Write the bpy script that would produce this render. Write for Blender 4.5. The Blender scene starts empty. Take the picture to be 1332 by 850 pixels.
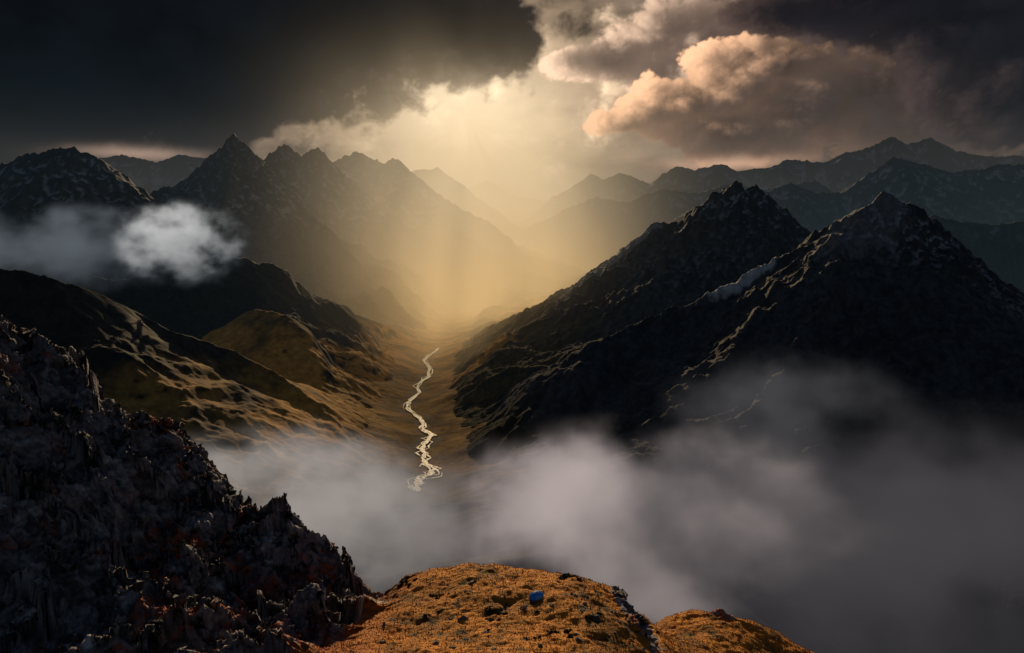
import bpy, math, random, time, mathutils, bmesh
import numpy as np
random.seed(4)
T0=time.time()
scene=bpy.context.scene
F=1000.0; CZ=900.0; TH=math.atan(155/1000.)
def W(px,py,Y):
    u=(px-666)/F; v=(425-py)/F
    dy=math.cos(TH)+v*math.sin(TH); dz=-math.sin(TH)+v*math.cos(TH)
    return (u/dy*Y, Y, CZ+dz/dy*Y)
def ang(px,py):
    x,y,z=W(px,py,1.0); z-=CZ
    l=math.sqrt(x*x+y*y+z*z)
    return math.atan2(x,y), math.asin(z/l)
# ---------------- camera
cam=bpy.data.cameras.new("camera"); co=bpy.data.objects.new("camera",cam)
scene.collection.objects.link(co); co.location=(0,0,CZ)
co.rotation_euler=(math.pi/2-TH,0,0); cam.sensor_width=36; cam.lens=36*F/1332
cam.clip_start=1; cam.clip_end=200000; scene.camera=co
scene.view_settings.view_transform='Standard'; scene.view_settings.look='None'
scene.view_settings.exposure=0
# ---------------- numpy noise
def _h(ix,iy,seed):
    n=(ix*374761393+iy*668265263+seed*1442695041)&0xffffffff
    n=((n^(n>>13))*1274126177)&0xffffffff
    return (n^(n>>16))&0xffff
_A=np.arange(65536)*(2*math.pi/65536.)
_C=np.cos(_A).astype(np.float32); _S=np.sin(_A).astype(np.float32)
def perlin(x,y,seed):
    x0=np.floor(x); y0=np.floor(y); fx=(x-x0).astype(np.float32); fy=(y-y0).astype(np.float32)
    xi=x0.astype(np.int64); yi=y0.astype(np.int64)
    u=fx*fx*fx*(fx*(fx*6-15)+10); v=fy*fy*fy*(fy*(fy*6-15)+10)
    def g(a,b):
        h=_h(xi+a,yi+b,seed); return _C[h]*(fx-a)+_S[h]*(fy-b)
    n0=g(0,0); n1=g(1,0); n2=g(0,1); n3=g(1,1)
    a=n0+u*(n1-n0); b=n2+u*(n3-n2)
    return (a+v*(b-a))*1.5
def fbm(x,y,seed,o=5,gain=.5):
    s=0;a=1;t=0
    for i in range(o):
        s=s+a*perlin(x,y,seed+i*17); t+=a; a*=gain; x=x*2.03+5.1; y=y*2.03+1.7
    return s/t
def billow(x,y,seed,o=5,gain=.5):
    s=0;a=1;t=0
    for i in range(o):
        s=s+a*np.abs(perlin(x,y,seed+i*13)); t+=a; a*=gain; x=x*2.1+5.1; y=y*2.1+1.7
    return s/t
def ridged(x,y,seed,o=6,gain=.5):
    s=0;a=1;t=0;w=1
    for i in range(o):
        n=1-np.abs(perlin(x,y,seed+i*31)); n=n*n
        s=s+a*n*w; t+=a; w=np.clip(n*1.6,0,1); a*=gain; x=x*2.07+3.3; y=y*2.07+7.9
    return s/t
def facets(x,y,seed,tilt=.8):
    xi=np.floor(x).astype(np.int64); yi=np.floor(y).astype(np.int64)
    best=np.full(x.shape,9.); val=np.zeros(x.shape)
    for a in(-1,0,1):
        for b in(-1,0,1):
            h1=_h(xi+a,yi+b,seed)/65536.; h2=_h(xi+a,yi+b,seed+1)/65536.; h3=_h(xi+a,yi+b,seed+2)
            cx=xi+a+h1; cy=yi+b+h2; d=(x-cx)**2+(y-cy)**2
            v=(_h(xi+a,yi+b,seed+3)/65536.-.5)+tilt*(_C[h3]*(x-cx)+_S[h3]*(y-cy))
            m=d<best; best=np.where(m,d,best); val=np.where(m,v,val)
    return val
def sst(a,b,x):
    t=np.clip((x-a)/(b-a),0,1); return t*t*(3-2*t)
def mix(f,a,b):
    f=np.asarray(f)[...,None]; return a*(1-f)+b*f
def tint(me,col):
    a=me.attributes.new("tint",'FLOAT_COLOR','POINT')
    c=np.ones((len(col),4),np.float32); c[:,:3]=col; a.data.foreach_set("color",c.ravel())
def grid_mesh(name,X,Y,Z,mat,mask=None,col=None):
    ny,nx=X.shape
    me=bpy.data.meshes.new(name)
    co_=np.stack([X,Y,Z],-1).reshape(-1,3).astype(np.float32)
    i=np.arange(ny*nx).reshape(ny,nx)
    q=np.stack([i[:-1,:-1],i[:-1,1:],i[1:,1:],i[1:,:-1]],-1).reshape(-1,4)
    if mask is not None:
        m=mask.reshape(-1); q=q[m[q].any(1)]
    me.vertices.add(len(co_)); me.vertices.foreach_set("co",co_.ravel())
    me.loops.add(q.size); me.loops.foreach_set("vertex_index",q.ravel().astype(np.int32))
    me.polygons.add(len(q)); me.polygons.foreach_set("loop_start",(np.arange(len(q))*4).astype(np.int32))
    me.polygons.foreach_set("use_smooth",np.ones(len(q),bool))
    me.update(calc_edges=True)
    if col is not None: tint(me,col.reshape(-1,3))
    me.materials.append(mat)
    o=bpy.data.objects.new(name,me); scene.collection.objects.link(o)
    return o
# ---------------- node expression helper
class E:
    def __init__(s,nt,k): s.nt=nt; s.k=k
    def m(s,op,*a,clamp=False):
        n=s.nt.nodes.new('ShaderNodeMath'); n.operation=op; n.use_clamp=clamp
        for i,v in enumerate((s,)+a):
            if isinstance(v,E): s.nt.links.new(v.k,n.inputs[i])
            else: n.inputs[i].default_value=v
        return E(s.nt,n.outputs[0])
    def __add__(s,o): return s.m('ADD',o)
    __radd__=__add__
    def __sub__(s,o): return s.m('SUBTRACT',o)
    def __rsub__(s,o): return (s*-1.0)+o
    def __mul__(s,o): return s.m('MULTIPLY',o)
    __rmul__=__mul__
    def __truediv__(s,o): return s.m('DIVIDE',o)
    def max(s,o): return s.m('MAXIMUM',o)
    def exp(s): return s.m('EXPONENT')
    def clamp(s): return s.m('ADD',0.0,clamp=True)
    def ss(s,a,b):
        n=s.nt.nodes.new('ShaderNodeMapRange'); n.interpolation_type='SMOOTHSTEP'
        s.nt.links.new(s.k,n.inputs[0]); n.inputs[1].default_value=a; n.inputs[2].default_value=b
        return E(s.nt,n.outputs[0])
def vec(nt,x,y,z=0.0):
    n=nt.nodes.new('ShaderNodeCombineXYZ')
    for i,v in enumerate((x,y,z)):
        if isinstance(v,E): nt.links.new(v.k,n.inputs[i])
        else: n.inputs[i].default_value=v
    return n.outputs[0]
def sep(nt,sock):
    n=nt.nodes.new('ShaderNodeSeparateXYZ'); nt.links.new(sock,n.inputs[0])
    return [E(nt,o) for o in n.outputs]
def noise(nt,v,scale,detail=5,rough=.5):
    n=nt.nodes.new('ShaderNodeTexNoise')
    nt.links.new(v,n.inputs['Vector']); n.inputs['Scale'].default_value=scale
    n.inputs['Detail'].default_value=detail; n.inputs['Roughness'].default_value=rough
    return E(nt,n.outputs['Fac'])
def mixc(nt,f,a,b,mode='MIX'):
    n=nt.nodes.new('ShaderNodeMix'); n.data_type='RGBA'; n.blend_type=mode
    def s(i,v):
        if isinstance(v,E): nt.links.new(v.k,n.inputs[i])
        elif isinstance(v,bpy.types.NodeSocket): nt.links.new(v,n.inputs[i])
        elif isinstance(v,(int,float)): n.inputs[i].default_value=v
        else: n.inputs[i].default_value=(*v,1)
    s(0,f); s(6,a); s(7,b)
    return n.outputs[2]
# ---------------- world light
SUN_EL=math.radians(17); SUN_AZ=math.radians(-3)
w=bpy.data.worlds.new("World"); scene.world=w; w.use_nodes=True
nt=w.node_tree; bg=nt.nodes['Background']
tc=nt.nodes.new('ShaderNodeTexCoord'); x,y,z=sep(nt,tc.outputs['Generated'])
sky=nt.nodes.new('ShaderNodeTexSky'); sky.sky_type='NISHITA'; sky.sun_disc=False
sky.sun_elevation=SUN_EL; sky.sun_rotation=SUN_AZ
over=z.ss(.25,.5).max(1.0-y.ss(.3,.6))
c=mixc(nt,1.0,sky.outputs[0],vec(nt,over,over,over),'MULTIPLY')
nt.links.new(c,bg.inputs[0]); bg.inputs[1].default_value=.026
w.cycles.sampling_method='NONE'
# ---------------- sky dome with clouds
def make_sky():
    na,ne=1400,440
    a1=np.linspace(math.radians(-46),math.radians(46),na); e1=np.linspace(math.radians(-4),math.radians(25),ne)
    A,Ev=np.meshgrid(a1,e1)
    sa,se=ang(610,158)
    dx=A-sa; dy=Ev-se; r=np.sqrt(dx*dx*.8+dy*dy*1.3)
    w1=fbm(A*9,Ev*12,1,6,.55); w2=fbm(A*9+40,Ev*12,2,6,.55)
    n1=fbm(A*7,Ev*20,3,6,.55); n2=fbm(A*14,Ev*40,33,5,.55)
    C=mix(np.clip(np.exp(-r*6),0,1),np.array([.024,.028,.036]),np.array([.85,.58,.36]))
    C=C*(1+1.1*n1+.5*n2)[...,None]
    def idx(a,e):
        i=np.clip(((a-a1[0])/(a1[1]-a1[0])+.5).astype(int),0,na-1); j=np.clip(((e-e1[0])/(e1[1]-e1[0])+.5).astype(int),0,ne-1)
        return j,i
    rr=np.maximum(r,.03)
    ux=-dx/rr; uy=-dy/rr+.35
    def layer(C,blobs,seed,scale,amp,lit,dark,k=9,soft=.10,fall=4.5,step=.0035,warp=.03,fine=.6,gain=2.3):
        a=A+warp*w1; e=Ev+warp*.7*w2
        D=np.full(A.shape,-9.)
        for (px,py,rx,ry) in blobs:
            ca,ce=ang(px,py)
            b=1-np.sqrt(((a-ca)/(rx/1000.))**2+((e-ce)/(ry/1000.))**2)
            D=np.log(np.exp(np.clip(D,-9,9)*7)+np.exp(b*7))/7
        bl=billow((A+.006*w2)*scale,(Ev+.006*w1)*scale*1.25,seed,6,.52)
        D=D+amp*(bl-.24)*2+amp*fine*fbm(A*scale*2.2,Ev*scale*2.8,seed+5,5,.6)*.5
        Dp=np.clip(D,0,1.2)
        tau=0
        for i in range(1,13):
            s=step*i*(1+.10*i)
            tau=tau+np.clip(Dp[idx(A+ux*s,Ev+uy*s)]-Dp*.55,0,1)*(.6+.08*i)
        T=np.exp(-k*tau*.12)
        edge=np.exp(-Dp*3.0)
        ill=(T*.75+edge*.35)*np.exp(-r*fall)*gain
        relief=.75+1.0*(bl-.2)
        col=np.array(dark)*relief[...,None]+np.array(lit)*np.clip(ill*relief,0,1.3)[...,None]
        al=sst(0,soft,D)
        return mix(al,C,col)
    C=layer(C,[(450,150,110,38),(560,130,130,45),(690,100,90,55),(600,190,160,40),(790,100,120,60)],5,13,.9,(.95,.70,.46),(.42,.29,.19),soft=.9,fall=2.2,k=5)
    g=np.exp(-r*r*130)[...,None]; C=C*(1-g*.85)+np.array([1.3,1.04,.70])*g
    C=layer(C,[(735,78,35,25),(800,75,55,36),(860,45,56,44),(915,50,56,46),(890,100,75,36),(970,40,70,40)],21,16,.5,(.88,.60,.41),(.12,.082,.068),k=8,soft=.3,fall=2.8,gain=2.5)
    C=layer(C,[(800,158,45,16),(840,150,60,24),(890,132,65,36),(950,108,62,40),(1020,76,76,34),(1090,52,58,24),(950,168,95,34),(1050,140,110,60),(1150,120,120,75),(1260,150,140,60)],45,15,.5,(1.0,.56,.31),(.048,.039,.038),k=10,soft=.14,fall=2.9,gain=2.8)
    C=layer(C,[(1010,18,60,24),(1150,-10,150,42),(1260,20,130,70),(1350,110,110,85)],63,14,.45,(.13,.08,.06),(.009,.010,.015),k=12,soft=.2,fall=3.0)
    C=layer(C,[(585,38,100,52),(635,48,60,50),(430,45,200,80),(250,75,280,100),(0,90,350,110),(-200,80,400,130),(250,-100,500,170)],81,9,.36,(.17,.13,.10),(.003,.0048,.0075),k=28,soft=.22,fall=7,warp=.035,fine=1.0,gain=2.0)
    def gl(px,py,rx,ry):
        ca,ce=ang(px,py); return np.exp(-((A-ca+.02*w1)/(rx/1000.))**2-((Ev-ce+.008*w2)/(ry/1000.))**2)[...,None]
    C=C+gl(945,212,70,8)*np.array([.80,.46,.28])+gl(180,200,60,7)*np.array([.55,.37,.27])
    th=np.arctan2(dx,-dy+1e-5)
    ray=.75+.55*fbm(th*4.0,th*0+3.3,99,3,.6)+.2*fbm(th*13.0,th*0+1.3,98,2,.6)
    down=sst(.02,-.05,dy)*np.exp(-(dx/(.055+.5*np.abs(dy)))**2)
    C=C+(down*ray*np.exp(-np.abs(dy)*4.0)*.55)[...,None]*np.array([1.0,.66,.32])
    fade=(sst(math.radians(25),math.radians(19),Ev)*sst(math.radians(46),math.radians(42),np.abs(A)))[...,None]
    C=np.clip(C,0,3)*fade
    R=70000.
    X=R*np.sin(A)*np.cos(Ev); Y=R*np.cos(A)*np.cos(Ev); Z=R*np.sin(Ev)+CZ
    m=bpy.data.materials.new("cloudy_sky"); m.use_nodes=True; nt=m.node_tree; nt.nodes.clear()
    out=nt.nodes.new('ShaderNodeOutputMaterial'); em=nt.nodes.new('ShaderNodeEmission'); tr=nt.nodes.new('ShaderNodeBsdfTransparent'); ad=nt.nodes.new('ShaderNodeAddShader')
    at=nt.nodes.new('ShaderNodeAttribute'); at.attribute_name="tint"
    nt.links.new(at.outputs['Color'],em.inputs[0]); nt.links.new(em.outputs[0],ad.inputs[0]); nt.links.new(tr.outputs[0],ad.inputs[1]); nt.links.new(ad.outputs[0],out.inputs[0])
    m.cycles.emission_sampling='NONE'
    grid_mesh("sky",X,Y,Z,m,col=C)
make_sky(); print("sky",round(time.time()-T0,1))
# ---------------- sun
sl=bpy.data.lights.new("sun",'SUN'); sl.energy=5; sl.angle=math.radians(.5); sl.color=(1,.72,.40)
so=bpy.data.objects.new("sun",sl); scene.collection.objects.link(so)
sd=mathutils.Vector((math.sin(SUN_AZ)*math.cos(SUN_EL),math.cos(SUN_AZ)*math.cos(SUN_EL),math.sin(SUN_EL)))
so.rotation_euler=sd.to_track_quat('Z','Y').to_euler()
# ---------------- materials
def terrain_mat(name,bscale,bdist,rough=.9,amt=.5,strength=.8):
    m=bpy.data.materials.new(name); m.use_nodes=True; nt=m.node_tree; b=nt.nodes['Principled BSDF']
    g=nt.nodes.new('ShaderNodeNewGeometry'); p=g.outputs['Position']
    at=nt.nodes.new('ShaderNodeAttribute'); at.attribute_name="tint"
    nb=noise(nt,p,bscale,3,.65)
    f=(nb-.5)*2.4*amt+1.0
    c=mixc(nt,1.0,at.outputs['Color'],vec(nt,f,f,f),'MULTIPLY')
    nt.links.new(c,b.inputs['Base Color']); b.inputs['Roughness'].default_value=rough; b.inputs['Specular IOR Level'].default_value=.15
    bu=nt.nodes.new('ShaderNodeBump'); bu.inputs['Strength'].default_value=strength; bu.inputs['Distance'].default_value=bdist
    nt.links.new(nb.k,bu.inputs['Height']); nt.links.new(bu.outputs[0],b.inputs['Normal'])
    return m
M_near=terrain_mat("alpine_rock",.05,10,amt=.7); M_far=terrain_mat("far_rock",.02,25); M_green=terrain_mat("alpine_grass",.05,3)
def colours(X,Y,Z,res,rock,rock2,grass,gz,snow,seed,patches=()):
    gy,gx=np.gradient(Z,Y[1,0]-Y[0,0],X[0,1]-X[0,0]); nz=1/np.sqrt(1+gx*gx+gy*gy)
    na=fbm(X/260,Y/260,seed+200,6,.6); nb=fbm(X/40,Y/40,seed+210,4,.65); nc=fbm(X/800,Y/800,seed+220,3)
    lap=(np.roll(Z,3,0)+np.roll(Z,-3,0)+np.roll(Z,3,1)+np.roll(Z,-3,1)-4*Z)/(res*3)
    cav=np.clip(lap*1.2,-1,1)
    C=mix(sst(-.4,.4,nb+.4*na),np.array(rock),np.array(rock2))
    gm=sst(gz[1],gz[0],Z+250*na)*sst(.55,.75,nz+.2*nb)
    G=mix(sst(-.4,.4,nb),np.array(grass)*.65,np.array(grass)); G=mix(sst(0,.35,na)*.55,G,np.array([.11,.07,.025]))
    C=mix(gm,C,G)
    if snow>0:
        sm=sst(500,1100,Z+400*nc)*sst(.55,.75,nz+.35*nb)*sst(.45-.3*snow,.80-.3*snow,na+.6*nb+cav*1.0+.12)
        C=mix(np.clip(sm*1.2,0,1)*.7,C,np.array([.42,.43,.47]))
    for (px,py,Yk,rx,ry,th,str_) in patches:
        cx,cy,_=W(px,py,Yk*1000); c_,s_=math.cos(th),math.sin(th)
        e=np.hypot(((X-cx)*c_+(Y-cy)*s_)/rx,(-(X-cx)*s_+(Y-cy)*c_)/ry)
        C=mix(sst(1.1,.7,e+.6*na+.5*nb)*str_*sst(-.5,.1,nb+.5),C,np.array([.5,.5,.52]))
    return C
STY={'rock':dict(rock=(.032,.033,.038),rock2=(.072,.072,.076),grass=(.12,.085,.035),gz=(150,450),snow=.2),
 'green':dict(rock=(.026,.027,.027),rock2=(.045,.043,.038),grass=(.60,.31,.07),gz=(150,400),snow=0),}
# ---------------- river course
RV=[(570,452),(562,460),(552,469),(558,479),(556,490),(544,500),(545,511),(535,520),(530,529),(539,539),(550,548),(550,557),(559,565),(556,573),(549,582),(552,591),(551,600),(559,608),(561,615),(550,622),(542,631),(546,640)]
def ground_pt(px,py,z=0):
    a=W(px,py,1.0); s=(CZ-z)/(CZ-a[2]); return (a[0]*s,s)
rv=np.array([ground_pt(a,b) for a,b in RV])
def cat(p,n=14):
    q=np.vstack([2*p[0]-p[1],p,2*p[-1]-p[-2]]); out=[]
    for i in range(1,len(q)-2):
        for t in np.linspace(0,1,n,endpoint=False):
            a,b,c,d=q[i-1:i+3]
            out.append(.5*((2*b)+(-a+c)*t+(2*a-5*b+4*c-d)*t*t+(-a+3*b-3*c+d)*t**3))
    out.append(p[-1]); return np.array(out)
rc=cat(rv)
_o=np.argsort(rc[:,1]); RY=rc[_o,1]; RX=np.convolve(np.pad(rc[_o,0],12,mode='edge'),np.ones(25)/25,'valid')
RYe=np.r_[1500,RY,5400,6500,9000,12000]; RXe=np.r_[RX[0]-40,RX,RX[-1]-20,-420,-560,-700]
def river_dist(X,Y): return np.abs(X-np.interp(Y,RYe,RXe))
def valley_carve(X,Y,Z):
    d=river_dist(X,Y)
    a=sst(1900,2200,Y)*sst(7600,6400,Y)
    nz_=fbm(X/300,Y/300,777,5)
    lim=-95+np.clip(d-15,0,None)*(.82+.45*nz_)+12*fbm(X/90,Y/90,778,4)*sst(60,200,d)
    s=40.
    Zl=-s*np.logaddexp(-np.clip(Z,-500,4000)/s,-lim/s)
    return Z*(1-a)+Zl*a
# ---------------- mountains
def mountain(name,crest,res,mat,style='rock',k=1.0,zb=-250,amp=120,L=600,seed=1,spur=420,spurslope=.62,warp=60,jag=1.0,reach=1.0,fine=.12,gain=.49,**ov):
    pts=np.array([W(a,b,c*1000) for a,b,c in crest])
    segs=[(pts[i],pts[i+1]) for i in range(len(pts)-1)]; nm=len(segs)
    r=np.random.default_rng(seed)
    acc=0
    for i in range(len(pts)-1):
        d=pts[i+1]-pts[i]; l=np.hypot(d[0],d[1]); t=acc
        while t<l:
            p=pts[i]+d*(t/l); side=1 if r.random()<.5 else -1
            for sgn in (side,-side) if r.random()<.6 else (side,):
                if p[2]<200: continue
                base=math.atan2(d[1],d[0])+sgn*math.pi/2+r.uniform(-.45,.45)
                H=p[2]-30; q=p.copy(); q[2]-=20; steps=4; Lh=H/spurslope/steps*reach
                for s in range(steps):
                    base+=r.uniform(-.3,.3)
                    sl_=H/steps*(1.25-.16*s)
                    q2=np.array([q[0]+math.cos(base)*Lh,q[1]+math.sin(base)*Lh,q[2]-sl_*r.uniform(.75,1.2)])
                    if q2[2]<-50: break
                    segs.append((q,q2)); q=q2
            t+=spur*r.uniform(.6,1.4)
        acc=t-l
    hm=pts[:,2].max(); mg=min((hm-zb)*1.25/k,2200)
    x0,x1=pts[:,0].min()-mg,pts[:,0].max()+mg; y0,y1=pts[:,1].min()-mg,pts[:,1].max()+mg*.6
    nx=int((x1-x0)/res); ny=int((y1-y0)/res)
    X,Y=np.meshgrid(np.linspace(x0,x1,nx),np.linspace(y0,y1,ny))
    wx=(X+warp*fbm(X/450,Y/450,seed+3,4)).astype(np.float32); wy=(Y+warp*fbm(X/450,Y/450,seed+50,4)).astype(np.float32)
    Z=np.full(X.shape,-1e4,np.float32); dm=np.full(X.shape,1e9,np.float32)
    for i,(a,b) in enumerate(segs):
        a=a.astype(np.float32); b=b.astype(np.float32)
        dxy=b[:2]-a[:2]; l2=(dxy**2).sum()+1e-6
        t=np.clip(((wx-a[0])*dxy[0]+(wy-a[1])*dxy[1])/l2,0,1)
        d=np.hypot(wx-a[0]-t*dxy[0],wy-a[1]-t*dxy[1]); h=a[2]+t*(b[2]-a[2])
        hh=np.maximum(h-zb,30); kk=k if i<nm else k*1.05
        Z=np.maximum(Z,zb+hh*np.exp(-kk*d/hh))
        if i<nm: dm=np.minimum(dm,d)
    rel=np.clip((Z-zb)/(hm-zb),0,1)
    f=(.22*jag+.78*sst(0,260,dm))*(.35+.65*rel)
    ux=X/L+.25*fbm(X/L,Y/L,seed+9,3); uy=Y/L+.25*fbm(X/L,Y/L,seed+19,3)
    Z=Z+amp*f*(ridged(ux,uy,seed+5,7,gain)-.52)*1.6
    Z=Z+amp*fine*(ridged(X/110,Y/110,seed+77,5,.55)-.45)*(.15+.85*rel)*1.3
    Z=valley_carve(X,Y,Z)
    st=dict(STY[style]); st.update(ov)
    C=colours(X,Y,Z,res,seed=seed,**st)
    return grid_mesh(name,X,Y,Z,mat,mask=Z>-60,col=C)
mountain("mountain",[(60,285,6.0),(120,266,6.2),(180,262,6.4),(205,248,6.6),(240,235,6.8),(268,208,7.0),(288,190,7.0),(303,174,7.0),(318,188,7.0),(334,207,7.0),(352,232,6.9),(385,262,6.7),(430,300,6.4),(470,345,6.1)],12,M_near,seed=11,warp=15,k=1.15,jag=.6,fine=.45)
mountain("mountain",[(330,225,7.8),(350,203,7.8),(372,188,7.8),(392,205,7.8),(413,194,7.8),(432,212,7.8),(470,260,7.6),(520,310,7.4)],16,M_near,k=1.1,seed=12,warp=30,fine=.45)
mountain("mountain",[(420,225,8.8),(440,208,8.8),(465,195,8.8),(482,207,8.8),(500,213,8.6),(513,207,8.4),(530,218,8.3),(555,242,8.2),(600,272,8.1),(640,292,8.0),(665,312,8.0),(690,338,8.0),(712,380,8.0),(730,425,7.9)],17,M_near,k=1.05,seed=13,warp=30,fine=.4)
mountain("mountain",[(540,222,10.8),(570,219,10.8),(600,238,10.8),(640,272,10.8),(680,318,10.8)],28,M_far,seed=14)
mountain("mountain",[(-120,190,5.6),(-60,200,5.6),(0,215,5.6),(40,197,5.6),(70,192,5.7),(100,193,5.7),(125,205,5.7),(150,222,5.8),(190,250,5.8),(230,290,5.8)],13,M_near,seed=15,fine=.3,snow=.05)
mountain("distant_mountain",[(100,215,13),(130,205,13),(160,200,13),(200,212,13),(235,203,13),(275,207,13),(330,215,13)],40,M_far,seed=16,spur=900,amp=200,L=1200)
mountain("mountain_spur",[(-120,340,3.6),(60,345,3.7),(160,365,3.8),(215,352,3.9),(262,345,4.0),(320,333,4.2),(385,347,4.3),(410,372,4.3),(440,405,4.3),(480,440,4.3),(520,468,4.3)],8,M_green,'green',k=.85,seed=17,amp=65,L=420,spur=300,jag=.6,fine=.25,gz=(80,290))
mountain("hill",[(470,405,5.8),(495,370,5.8),(520,342,5.8),(548,368,5.8),(570,410,5.8)],10,M_near,k=1.3,seed=18,amp=40,L=300)
mountain("mountain_spur",[(-150,345,2.6),(0,350,2.6),(60,362,2.6),(130,385,2.7),(190,410,2.8),(240,435,2.8),(310,455,2.9),(350,478,2.9),(400,510,2.8),(440,550,2.7),(480,590,2.6)],6,M_green,'green',k=.85,seed=19,amp=55,L=380,spur=260,jag=.5,fine=.2)
mountain("mountain_spur",[(330,400,3.7),(370,408,3.6),(400,430,3.6),(440,465,3.6),(480,500,3.5),(515,522,3.5)],6,M_green,'green',k=.7,seed=20,amp=36,L=300,spur=260,jag=.4,gz=(300,500))
mountain("rocky_mountain",[(640,430,4.7),(690,400,4.6),(735,375,4.6),(790,350,4.5),(830,312,4.4),(865,280,4.3),(905,278,4.3),(928,254,4.2),(955,236,4.2),(990,248,4.2),(1020,278,4.25),(1055,305,4.3),(1100,330,4.4),(1200,370,4.5)],7.5,M_near,seed=21,amp=85,L=420,spur=320,jag=.6,warp=12,fine=.6,patches=[(800,385,4.3,330,120,.2,.45)])
mountain("hill",[(555,500,3.7),(590,468,3.75),(620,440,3.8),(670,418,3.9),(740,408,3.9),(820,395,3.9)],7,M_green,'green',k=.8,seed=22,amp=30,L=350,spur=300,jag=.4)
mountain("rocky_mountain",[(1420,460,2.6),(1332,402,2.7),(1310,375,2.8),(1262,350,2.9),(1218,302,3.0),(1190,270,3.0),(1155,250,3.0),(1125,265,3.0),(1092,285,3.05),(1062,300,3.1),(1030,328,3.1),(990,350,3.1),(930,378,3.1),(880,402,3.1),(800,432,3.0),(745,442,2.9),(705,490,2.8),(670,540,2.65),(640,590,2.5),(600,635,2.35),(540,680,2.2)],5.5,M_near,seed=23,amp=75,L=380,spur=300,snow=.3,warp=30,fine=.5,gz=(50,250),grass=(.045,.038,.02),patches=[(965,362,3.1,150,45,0,.95),(1120,330,2.95,190,140,0,.22)])
mountain("mountain_spur",[(1500,600,1.5),(1330,650,1.6),(1150,700,1.7),(1000,730,1.75),(850,760,1.8),(740,780,1.8),(640,790,1.75)],6,M_near,k=.7,seed=31,amp=60,L=350,spur=300,snow=0,gz=(-1900,-1800),rock=(.010,.012,.014),rock2=(.018,.019,.02))  # ridge added to keep the lower right dark, shade put into near-black rock
R1=[(740,245),(768,225),(785,232),(805,224),(825,232),(845,238),(860,225),(880,215),(905,222),(930,212),(960,222),(1000,218),(1020,205),(1050,208),(1070,212),(1100,196),(1130,190),(1160,178),(1180,190),(1210,178),(1250,195),(1300,205),(1400,200)]
mountain("distant_mountain",[(a,b,12.5) for a,b in R1],34,M_far,seed=24,spur=700,amp=220,L=1100,jag=1.2,snow=.05)
mountain("distant_mountain",[(680,300,10),(735,272,10),(775,256,10),(815,262,10),(860,246,10),(905,252,10),(950,240,10),(1000,246,10),(1060,235,10)],26,M_far,seed=28,spur=600,amp=170,L=900,snow=.05)
mountain("distant_mountain",[(900,268,8.5),(950,258,8.5),(1000,250,8.5),(1030,236,8.5),(1060,250,8.5),(1100,250,8.6),(1130,226,8.7),(1165,206,8.7),(1200,212,8.7),(1240,225,8.7),(1300,215,8.7),(1400,205,8.7)],20,M_near,seed=25,spur=500,amp=160,L=800,snow=.05)
mountain("mountain",[(1150,320,6),(1180,300,6),(1215,280,6),(1250,288,6),(1290,292,6),(1332,285,6),(1420,300,6)],14,M_near,seed=26,spur=500,amp=120,L=600,snow=.05)
mountain("distant_mountain",[(560,262,17),(600,250,17),(635,235,17),(670,256,17),(720,262,17),(760,250,17),(800,258,17)],60,M_far,seed=27,spur=1200,amp=200,L=1400)
print("mountains",round(time.time()-T0,1))
# ---------------- river + valley floor
X,Y=np.meshgrid(np.linspace(-1900,1500,560),np.linspace(1300,7500,840))
dr=np.full(X.shape,1e9)
for p in rc[::3]: dr=np.minimum(dr,np.hypot(X-p[0],Y-p[1]))
dr2=np.minimum(dr,river_dist(X,Y)+sst(rc[0,1]+50,rc[0,1]-200,Y)*400)
Z=sst(40,300,dr2)*14+np.clip(dr2-60,0,None)*.20
Z=Z+sst(50,350,dr2)*(70*(ridged(X/520+.3*fbm(X/400,Y/400,89,3),Y/300,91,5,.42)-.4)+3*fbm(X/60,Y/60,92,3))-3*sst(70,25,dr2)+1.5*fbm(X/45,Y/45,96,3)*sst(25,60,dr)
rgt=sst(200,650,X)*sst(3600,3000,Y); Z=Z*(1-rgt)+(-45+.15*Z)*rgt
C=colours(X,Y,Z,7,rock=(.10,.08,.05),rock2=(.16,.11,.06),grass=(.58,.31,.075),gz=(500,900),snow=0,seed=90)
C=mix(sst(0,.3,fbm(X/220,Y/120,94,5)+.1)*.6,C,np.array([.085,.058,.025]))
C=mix(sst(70,30,dr+25*fbm(X/50,Y/50,97,4))*.6*sst(.1,-.1,fbm(X/80,Y/80,98,4)),C,np.array([.30,.27,.22]))
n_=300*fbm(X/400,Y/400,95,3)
C=mix(np.maximum(sst(2500,2050,Y+n_)*.93,sst(150,500,X+n_*.5)),C,np.array([.012,.014,.012]))  # cloud shade painted into the floor colour, near end and right side
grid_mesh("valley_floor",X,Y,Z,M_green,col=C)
me=bpy.data.meshes.new("ground"); me.from_pydata([(-60000,-8000,-60),(60000,-8000,-60),(60000,90000,-60),(-60000,90000,-60)],[],[(0,1,2,3)])
mg_=bpy.data.materials.new("ground"); mg_.use_nodes=True; mg_.node_tree.nodes['Principled BSDF'].inputs['Base Color'].default_value=(.012,.014,.012,1); mg_.node_tree.nodes['Principled BSDF'].inputs['Roughness'].default_value=1
me.materials.append(mg_); o=bpy.data.objects.new("ground",me); scene.collection.objects.link(o)
mw=bpy.data.materials.new("river_water"); mw.use_nodes=True; b=mw.node_tree.nodes['Principled BSDF']
b.inputs['Base Color'].default_value=(.12,.11,.09,1); b.inputs['Roughness'].default_value=.46; b.inputs['Specular IOR Level'].default_value=.42
ntw=mw.node_tree; gg=ntw.nodes.new('ShaderNodeNewGeometry'); bu=ntw.nodes.new('ShaderNodeBump'); bu.inputs['Strength'].default_value=.7; bu.inputs['Distance'].default_value=2.5
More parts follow.
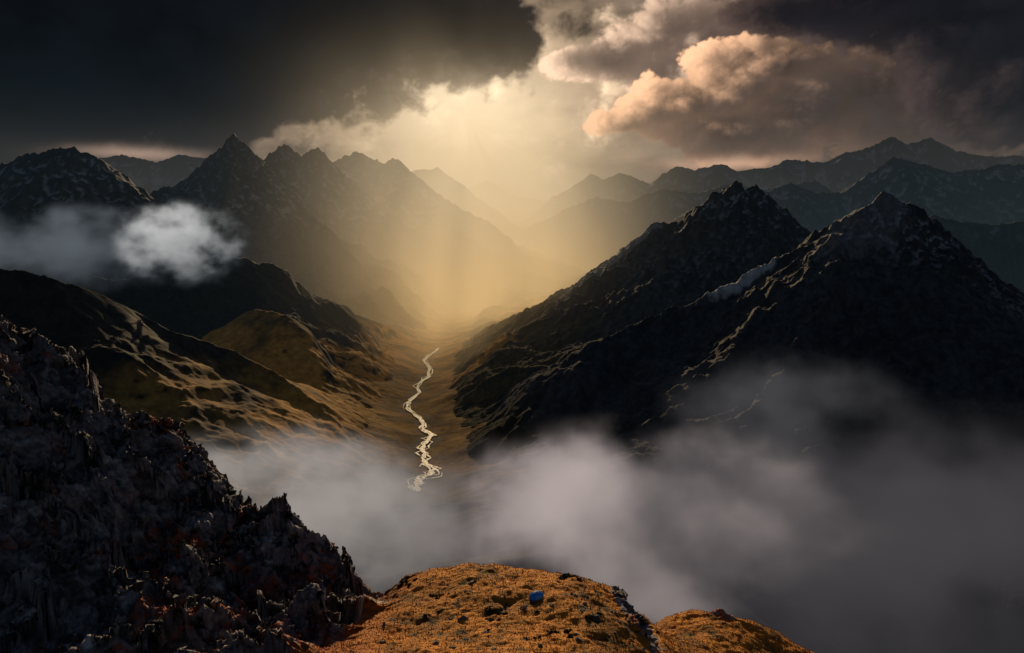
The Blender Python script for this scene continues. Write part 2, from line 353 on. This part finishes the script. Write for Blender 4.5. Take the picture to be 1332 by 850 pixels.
ntw.links.new(noise(ntw,gg.outputs['Position'],.06,4).k,bu.inputs['Height']); ntw.links.new(bu.outputs[0],b.inputs['Normal'])
vs=[];fs=[]
def strand(off,wid,sd_,i0,i1):
    r=np.random.default_rng(sd_); n0=len(vs); c=rc[i0:i1]; n=len(c)
    tg=np.gradient(c,axis=0); nn=np.stack([-tg[:,1],tg[:,0]],1); nn/=np.linalg.norm(nn,axis=1)[:,None]+1e-9
    s=np.arange(n)
    wv=wid*(1+.75*np.interp(s,np.arange(0,n+6,4),r.uniform(-1,1,len(np.arange(0,n+6,4)))))
    ov=off*np.interp(s,np.arange(0,n+12,7),r.uniform(-1,1,len(np.arange(0,n+12,7))))
    wv=wv*np.clip(np.minimum(s,n-1-s)/6.,.05,1)
    for i in range(n):
        a=c[i]+nn[i]*(ov[i]-wv[i]); bb=c[i]+nn[i]*(ov[i]+wv[i])
        vs.append((a[0],a[1],.6+.05*sd_)); vs.append((bb[0],bb[1],.6+.05*sd_))
        if i: k_=n0+2*i; fs.append((k_-2,k_-1,k_+1,k_))
N=len(rc)
strand(5,6.5,1,0,N); strand(24,2,2,0,120); strand(20,2.2,3,90,230); strand(30,3.2,4,190,N); strand(24,2.2,5,10,90); strand(34,2.8,6,150,N); strand(15,3,7,0,N); strand(42,2.4,8,230,N); strand(50,2,9,250,N)
me=bpy.data.meshes.new("river"); me.from_pydata(vs,[],fs); me.materials.append(mw)
o=bpy.data.objects.new("river",me); scene.collection.objects.link(o)
# ---------------- foreground
CT=[(-60,395,205),(0,425,205),(35,450,207),(75,464,210),(100,492,210),(140,530,212),(170,552,214),(210,575,216),(250,600,217),(290,634,218),(325,684,218),(360,684,212),(400,700,208),(440,740,205),(470,775,200),
(520,756,205),(560,743,205),(640,740,205),(720,745,203),(770,757,200),(810,778,195),(850,812,188)]
CR=[(880,802,215),(930,802,218),(1000,820,215),(1060,848,212),(1120,885,210)]
MID=[(0,850,150),(150,850,148),(300,850,148),(450,850,150),(600,850,150),(750,850,152),(850,850,165),(470,800,180),(350,780,185),(640,790,176),(250,760,180),(100,700,172),(0,600,175),(0,700,163),(760,800,172),(200,680,192),(900,835,196),(960,843,198),(1010,856,200),(1060,885,196)]
cp=[W(*p) for p in CT+CR+MID]
for p in CT+CR:
    a=W(*p); cp.append((a[0],a[1]+16,a[2]-14)); cp.append((a[0],a[1]+60,a[2]-75))
for xx in (-200,-130,-60,0,60): cp.append((xx,70,805))
cp+= [(-240,230,905),(-240,150,850),(75,150,765),(130,180,735),(150,260,690),(80,120,775),(130,230,720)]
cp=np.array(cp); n=len(cp)
def U(r2): return .5*r2*np.log(r2+1e-6)
xy=cp[:,:2]/100
d2=((xy[:,None]-xy[None])**2).sum(-1); K=U(d2)+np.eye(n)*1e-4
Pm=np.c_[np.ones(n),xy]; A=np.block([[K,Pm],[Pm.T,np.zeros((3,3))]])
wt=np.linalg.solve(A,np.r_[cp[:,2],0,0,0])
X,Y=np.meshgrid(np.linspace(-230,140,1250),np.linspace(95,300,800))
Z=wt[n]+wt[n+1]*X/100+wt[n+2]*Y/100
for i in range(n): Z+=wt[i]*U((X/100-xy[i,0])**2+(Y/100-xy[i,1])**2)
lim=-38-(200-Y)*.12
rock=sst(14,-14,X-lim+14*fbm(X/30,Y/30,5,4))
e1=np.hypot((X-31-(190-Y)*.10)/4.5,(Y-184)/15); rk1=sst(1.3,.7,e1+.6*fbm(X/8,Y/8,6,3))
sx,sy,_=W(940,800,214)
e2=np.hypot((X-sx)/4.0,(Y-sy)/3.5); spike=sst(1.3,.0,e2+.45*fbm(X/3,Y/3,61,3))
wx=X+4*fbm(X/14,Y/14,7,4); wy=Y+4*fbm(X/14,Y/14,8,4)
rr=ridged(wx/42,wy/36,33,6,.45)
fc=5.0*facets(wx/15,wy/13,400,1.1)+1.8*facets(wx/6,wy/5.4,410,1.1)
Z=Z+rock*(15*(rr-.5)+4*(ridged(wx/17,wy/15,34,3,.40)-.5)+fc)+(1-rock)*(2.6*fbm(X/26,Y/22,35,5)+.9*fbm(X/7,Y/6,37,3)+.25*fbm(X/2,Y/2,36,3))+spike*(2.0+.8*np.clip(fc,-1,2))+rk1*(.5*fc+.6)
rockm=np.maximum(np.maximum(rock,rk1*1.2),spike*2.5)
gy,gx=np.gradient(Z,Y[1,0]-Y[0,0],X[0,1]-X[0,0]); nz=1/np.sqrt(1+gx*gx+gy*gy); nxx=-gx*nz; nyy=-gy*nz
def tri(s,seed,fn):
    wz,wxx,wyy=nz**2,nxx**2,nyy**2
    return wz*fn(X/s,Y/s,seed)+wxx*fn(Y/s+7,Z/s*1.4+.25*X/s,seed+1)+wyy*fn(X/s+3,Z/s*1.4+.25*Y/s,seed+2)
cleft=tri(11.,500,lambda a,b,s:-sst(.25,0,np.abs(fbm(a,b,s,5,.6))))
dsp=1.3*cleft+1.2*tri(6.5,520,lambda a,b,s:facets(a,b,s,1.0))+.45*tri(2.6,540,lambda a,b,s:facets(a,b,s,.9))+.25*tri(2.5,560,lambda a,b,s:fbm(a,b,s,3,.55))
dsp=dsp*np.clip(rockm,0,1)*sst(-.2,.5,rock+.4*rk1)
X2=X+nxx*dsp; Y2=Y+nyy*dsp; Z2=Z+nz*dsp
na=fbm(X/14,Y/14,301,6,.6); nb=tri(2.2,302,lambda a,b,s:fbm(a,b,s,4,.65)); nc=tri(5.,303,lambda a,b,s:fbm(a,b,s,5,.6))
rk=mix(sst(-.3,.3,nb+.5*nc),np.array([.075,.07,.083]),np.array([.25,.235,.26]))
rk=mix(sst(.55,.8,nz+.3*nb)*sst(0,.25,nc)*.75,rk,np.array([.50,.48,.50]))
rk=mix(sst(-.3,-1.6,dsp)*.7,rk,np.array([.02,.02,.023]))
red=sst(-150,-60,X)
rk=mix(sst(.08,.26,na+.25*red-.12)*sst(.45,.75,nz+.15*nb)*.9,rk,np.array([.30,.07,.025]))
gr=mix(sst(-.4,.4,nb),np.array([.34,.125,.017]),np.array([.58,.245,.036]))
gr=mix(sst(-.1,.3,na+.3*nb)*.8,gr,np.array([.17,.075,.018]))
gr=mix(sst(-18,-48,X+10*na)*.85,gr,np.array([.24,.065,.022]))
gr=mix(sst(.24,.34,nc+.5*na)*.85,gr,np.array([.035,.035,.018]))
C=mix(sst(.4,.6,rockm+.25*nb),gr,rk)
for (px,py,Yk,rx,ry) in [(445,782,196,7,1.4),(482,797,184,5,1.1)]:
    ax,ay,_=W(px,py,Yk); C=mix(sst(1.1,.7,np.hypot((X-ax)/rx,(Y-ay-.2*(X-ax))/ry)+.5*nb)*.85,C,np.array([.5,.48,.46]))
M_fg=terrain_mat("foreground_soil",1.2,.6,amt=.5,strength=.9)
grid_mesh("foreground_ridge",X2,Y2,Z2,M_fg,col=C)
gxs=X[0]; gys=Y[:,0]
def hz(x_,y_):
    i=int(np.clip((x_-gxs[0])/(gxs[1]-gxs[0]),0,len(gxs)-1)); j=int(np.clip((y_-gys[0])/(gys[1]-gys[0]),0,len(gys)-1)); return float(Z2[j,i]),float(rockm[j,i]),C[j,i]
def surf(px,py):
    for yy in np.arange(110,225,.4):
        a=W(px,py,yy)
        if a[2]<=hz(a[0],a[1])[0]: return a
    return None
def simple_mat(name,col,rough=.9,attr=False):
    m=bpy.data.materials.new(name); m.use_nodes=True; nt=m.node_tree; b=nt.nodes['Principled BSDF']
    b.inputs['Roughness'].default_value=rough; b.inputs['Specular IOR Level'].default_value=.2
    if attr:
        at=nt.nodes.new('ShaderNodeAttribute'); at.attribute_name="tint"; nt.links.new(at.outputs['Color'],b.inputs['Base Color'])
    else:
        g=nt.nodes.new('ShaderNodeNewGeometry'); n_=noise(nt,g.outputs['Position'],3.0,4)
        nt.links.new(mixc(nt,n_.ss(.3,.7),tuple(v*.75 for v in col),col),b.inputs['Base Color'])
    return m
rg=np.random.default_rng(5); V=[];Fc=[];Cc=[]
for i in range(30000):
    x_=rg.uniform(-75,95); y_=rg.uniform(140,222); z_,rm,cc=hz(x_,y_)
    if rm>.45 or cc[0]<.08 and rg.random()<.7: continue
    h=rg.uniform(.12,.34)
    for j in range(2):
        a=rg.uniform(0,6.28); wd=.12; lx,ly=rg.uniform(-.2,.2,2)
        k1=len(V); V+= [(x_+math.cos(a)*wd,y_+math.sin(a)*wd,z_-.1),(x_-math.cos(a)*wd,y_-math.sin(a)*wd,z_-.1),(x_+lx,y_+ly,z_+h)]
        Fc.append((k1,k1+1,k1+2)); c_=np.clip(cc*rg.uniform(.85,1.3),0,1); Cc+=[c_*.8,c_*.8,c_]
me=bpy.data.meshes.new("grass"); me.from_pydata(V,[],Fc); tint(me,np.array(Cc)); me.materials.append(simple_mat("dry_grass",(0,0,0),attr=True))
o=bpy.data.objects.new("grass",me); scene.collection.objects.link(o)
V=[];Fc=[];Cc=[]
def shrub(x_,y_,z_,r_):
    for i in range(int(170*r_)):
        d=rg.normal(size=3); d/=np.linalg.norm(d); d[2]=abs(d[2])*.75; q=np.array([x_,y_,z_])+d*r_*rg.uniform(.35,1.05)*np.array([1.25,1,.8])
        u_=rg.normal(size=3)*.17; v_=rg.normal(size=3)*.17; k1=len(V)
        V.extend([tuple(q-u_),tuple(q+v_),tuple(q+u_),tuple(q-v_)]); Fc.append((k1,k1+1,k1+2,k1+3))
        c_=np.array([.03,.038,.018])*rg.uniform(.4,1.8); Cc.extend([c_]*4)
for (px,py,r_,cnt,sp) in [(525,760,.8,7,18),(735,752,.9,9,18),(655,797,.8,9,20),(640,806,.6,4,14),(705,802,.55,3,8),(770,806,.6,4,12),(575,775,.5,4,14),(740,825,.7,6,16),(610,763,.35,3,20),(560,800,.4,3,14),(835,822,.6,4,14),(700,829,.35,3,14)]:
    for i in range(cnt):
        a=surf(px+rg.normal()*sp*.5,py+rg.normal()*3)
        if a: shrub(a[0],a[1],a[2]-.1,r_*rg.uniform(.6,1.3))
me=bpy.data.meshes.new("shrubs"); me.from_pydata(V,[],Fc); tint(me,np.array(Cc)); me.materials.append(simple_mat("shrub_leaves",(0,0,0),attr=True))
o=bpy.data.objects.new("shrubs",me); scene.collection.objects.link(o)
bm=bmesh.new()
for i in range(110):
    t=rg.random()
    if t<.5: a=surf(rg.uniform(560,850),rg.uniform(752,846))
    elif t<.8: a=surf(780+rg.normal()*28,790+rg.normal()*22)
    else: a=surf(rg.uniform(370,520),rg.uniform(775,846))
    if not a: continue
    s=rg.uniform(.18,.7)*(1 if rg.random()<.85 else 1.7)
    r_=bmesh.ops.create_icosphere(bm,subdivisions=2,radius=s)
    sc_=rg.uniform(.6,1.3,3); sc_[2]*=.7; ph=rg.uniform(0,6,3)
    for v in r_['verts']:
        c_=v.co; f_=1+.28*math.sin(c_.x/s*3+ph[0])*math.sin(c_.y/s*3.3+ph[1])+.22*math.sin(c_.z/s*4+ph[2])
        v.co=mathutils.Vector((c_.x*f_*sc_[0]+a[0],c_.y*f_*sc_[1]+a[1],c_.z*f_*sc_[2]+a[2]+.1*s))
me=bpy.data.meshes.new("boulders"); bm.to_mesh(me); bm.free(); me.materials.append(simple_mat("boulder_stone",(.13,.125,.13)))
o=bpy.data.objects.new("boulders",me); scene.collection.objects.link(o)
# blue dome tent
a=surf(698,777) or W(698,777,185); bm=bmesh.new(); NU,NV=24,8; RX_,RY_,RH=1.9,1.5,1.5
rows=[]
for j in range(NV+1):
    e=j/NV*math.pi/2; row=[]
    for i in range(NU):
        t=i/NU*2*math.pi; rib=1+.06*math.cos(4*t)**6
        row.append(bm.verts.new((RX_*math.cos(t)*math.cos(e)**.8*rib,RY_*math.sin(t)*math.cos(e)**.8*rib,RH*math.sin(e)**.9)))
    rows.append(row)
for j in range(NV):
    for i in range(NU):
        f=bm.faces.new((rows[j][i],rows[j][(i+1)%NU],rows[j+1][(i+1)%NU],rows[j+1][i]))
        f.smooth=True; f.material_index=1 if (i in(16,17,18,19) and j<4) else 0
me=bpy.data.meshes.new("flysheet"); bm.to_mesh(me); bm.free()
def nylon(name,col):
    m=simple_mat(name,col,.5); nt=m.node_tree; out=[n for n in nt.nodes if n.type=='OUTPUT_MATERIAL'][0]; b=nt.nodes['Principled BSDF']
    tl=nt.nodes.new('ShaderNodeBsdfTranslucent'); tl.inputs[0].default_value=(*col,1); mx=nt.nodes.new('ShaderNodeMixShader'); mx.inputs[0].default_value=.5
    nt.links.new(b.outputs[0],mx.inputs[1]); nt.links.new(tl.outputs[0],mx.inputs[2]); nt.links.new(mx.outputs[0],out.inputs[0]); return m
me.materials.append(nylon("blue_nylon",(.02,.32,.95))); me.materials.append(nylon("pale_blue_door",(.2,.45,.8)))
tent=bpy.data.objects.new("camping_tent",None); scene.collection.objects.link(tent); tent.location=(a[0],a[1],a[2]-.05); tent.rotation_euler=(0,0,.5)
fo=bpy.data.objects.new("flysheet",me); scene.collection.objects.link(fo); fo.parent=tent
V=[];Fc=[]
def tube(p,q,r_=.03):
    p=np.array(p,float); q=np.array(q,float); d=q-p; d/=np.linalg.norm(d)+1e-9; u_=np.cross(d,(0,0,1.)); u_/=np.linalg.norm(u_)+1e-9; v_=np.cross(d,u_); k0=len(V)
    for c_ in (p,q):
        for t in range(4): V.append(tuple(c_+r_*(math.cos(t*1.57)*u_+math.sin(t*1.57)*v_)))
    for t in range(4): Fc.append((k0+t,k0+(t+1)%4,k0+4+(t+1)%4,k0+4+t))
for s0 in (0,math.pi/4,math.pi/2,3*math.pi/4):
    pr=None
    for k_ in range(17):
        e=k_/16*math.pi; cc=math.cos(e); sg=1 if cc>=0 else -1
        p=(RX_*1.07*math.cos(s0)*sg*abs(cc)**.8,RY_*1.07*math.sin(s0)*sg*abs(cc)**.8,RH*1.04*max(math.sin(e),0)**.9)
        if pr: tube(pr,p)
        pr=p
for t in (.8,2.3,3.9,5.5): tube((RX_*math.cos(t)*.8,RY_*math.sin(t)*.8,.9),(RX_*1.9*math.cos(t),RY_*1.9*math.sin(t),0),.015)
me=bpy.data.meshes.new("poles"); me.from_pydata(V,[],Fc); me.materials.append(simple_mat("pole_grey",(.3,.32,.35),.4))
po=bpy.data.objects.new("poles",me); scene.collection.objects.link(po); po.parent=tent
print("fg",round(time.time()-T0,1))
# ---------------- volumes (procedural voxel grids)
def volume(name,mn,mx,res,dfn,cfn,rate,DS):
    me=bpy.data.meshes.new(name); o=bpy.data.objects.new(name,me); scene.collection.objects.link(o)
    m=bpy.data.materials.new(name); m.use_nodes=True; nt=m.node_tree; nt.nodes.clear()
    out=nt.nodes.new('ShaderNodeOutputMaterial'); ab=nt.nodes.new('ShaderNodeVolumeAbsorption'); em=nt.nodes.new('ShaderNodeEmission'); ads=nt.nodes.new('ShaderNodeAddShader')
    ab.inputs[0].default_value=(0,0,0,1)
    at=nt.nodes.new('ShaderNodeAttribute'); at.attribute_name="density"; d0=E(nt,at.outputs['Fac']); d=d0*DS
    col=cfn(nt,d0)
    nt.links.new(d.k,ab.inputs[1]); nt.links.new(d.k,em.inputs[1])  # own emission stands in for scattered sun and sky light
    if isinstance(col,bpy.types.NodeSocket): nt.links.new(col,em.inputs[0])
    else: em.inputs[0].default_value=(*col,1)
    nt.links.new(ab.outputs[0],ads.inputs[0]); nt.links.new(em.outputs[0],ads.inputs[1]); nt.links.new(ads.outputs[0],out.inputs['Volume'])
    m.cycles.volume_step_rate=rate
    ng=bpy.data.node_groups.new(name,'GeometryNodeTree')
    ng.interface.new_socket("Geometry",in_out='OUTPUT',socket_type='NodeSocketGeometry')
    go=ng.nodes.new('NodeGroupOutput'); vc=ng.nodes.new('GeometryNodeVolumeCube'); sm=ng.nodes.new('GeometryNodeSetMaterial')
    sm.inputs['Material'].default_value=m
    vc.inputs['Min'].default_value=mn; vc.inputs['Max'].default_value=mx
    for a,v in zip('XYZ',res): vc.inputs['Resolution '+a].default_value=v
    ps=ng.nodes.new('GeometryNodeInputPosition'); dd=dfn(ng,ps.outputs[0])
    ng.links.new(dd.k,vc.inputs['Density']); ng.links.new(vc.outputs[0],sm.inputs[0]); ng.links.new(sm.outputs[0],go.inputs[0])
    md=o.modifiers.new("field",'NODES'); md.node_group=ng
    return o
def box_fade(x,a,b,f): return x.ss(a,a+f)*(1.0-x.ss(b-f,b))
def hz_gold(nt,p):
    x,y,z=sep(nt,p)
    lat=(x+y*.046+40.0)/(y*.078+420.0)
    a=x-y*math.tan(SUN_AZ); c=z-y*math.tan(SUN_EL)
    sh=noise(nt,vec(nt,a,c*.35,0.0),.0024,3,.55).ss(.25,.75)*.75+.6  # light shafts painted into the haze density
    return (lat*lat*-1.0).exp()*sh*(z.max(0.0)*(-1/800.)).exp()*y.ss(3400,6800)*box_fade(z,-400,2200,300)
def gold_col(nt,d):
    g=nt.nodes.new('ShaderNodeNewGeometry'); _,_,Z_=sep(nt,g.outputs['Position'])
    return mixc(nt,Z_.ss(0,1300),(1.05,.66,.26),(1.0,.74,.42))  # golden sunlight put into the haze's own glow colour
volume("sunlit_haze",(-3900,3300,-100),(3100,15500,2200),(80,60,34),hz_gold,gold_col,8,1.25e-3)
def hz_blue(nt,p):
    x,y,z=sep(nt,p)
    n=noise(nt,vec(nt,x,y,z*3.0),.0006,3,.5).ss(.25,.75)*.9+.55
    return (z.max(0.0)*(-1/850.)).exp()*y.ss(2000,6000)*n*box_fade(z,-400,2200,300)
def blue_col(nt,d):
    g=nt.nodes.new('ShaderNodeNewGeometry'); X_,Y_,_=sep(nt,g.outputs['Position'])
    return mixc(nt,Y_.ss(6000,11500),(.030,.048,.056),(.14,.112,.092))
volume("haze",(-9000,2000,-100),(9000,16500,2200),(60,60,24),hz_blue,blue_col,8,2.6e-4)
def mist(px,py,Yk,rx,ry,rz,D,c0,c1,seed,ns=.004,th=.0,res=(90,70,50)):
    cx,cy,cz=W(px,py,Yk*1000)
    def fn(nt,p):
        X_,Y_,Z_=sep(nt,p); ox=(X_-cx)/rx; oy=(Y_-cy)/ry; oz=(Z_-cz)/rz
        r=(ox*ox+oy*oy+oz*oz).m('SQRT')
        n=noise(nt,vec(nt,X_,Y_+seed*777.0,Z_*1.3),ns,7,.62)
        d=((1.0-r)*1.3+(n-.52)*4.6-th)
        return d.ss(0.0,1.1)*(1.0-r.ss(.7,1.0))
    def cf(nt,d):
        g=nt.nodes.new('ShaderNodeNewGeometry'); X_,Y_,Z_=sep(nt,g.outputs['Position'])
        return mixc(nt,((Z_-cz)*(.55/rz)-(X_-cx)*(.30/rx)+d*.5+.15).clamp(),c0,c1)  # lit top and left side painted into the mist colour
    return volume("mist_cloud",(cx-rx,cy-ry,cz-rz),(cx+rx,cy+ry,cz+rz),res,fn,cf,6,D)
mist(90,325,3.1,520,350,210,.006,(.03,.038,.046),(.14,.16,.18),1,.005)
mist(235,318,3.0,290,240,190,.012,(.06,.07,.08),(.70,.70,.69),6,.010,th=.05)
mist(375,700,.85,270,240,145,.014,(.10,.092,.088),(.48,.43,.40),2,.009)
mist(840,690,1.05,430,300,165,.011,(.035,.033,.038),(.50,.42,.40),3,.0065)
mist(1030,570,1.6,340,260,220,.0028,(.03,.032,.037),(.13,.125,.13),4,.005)
mist(1150,720,1.0,500,300,240,.009,(.012,.013,.018),(.075,.068,.072),5,.005,th=-.2)
print("done",round(time.time()-T0,1))
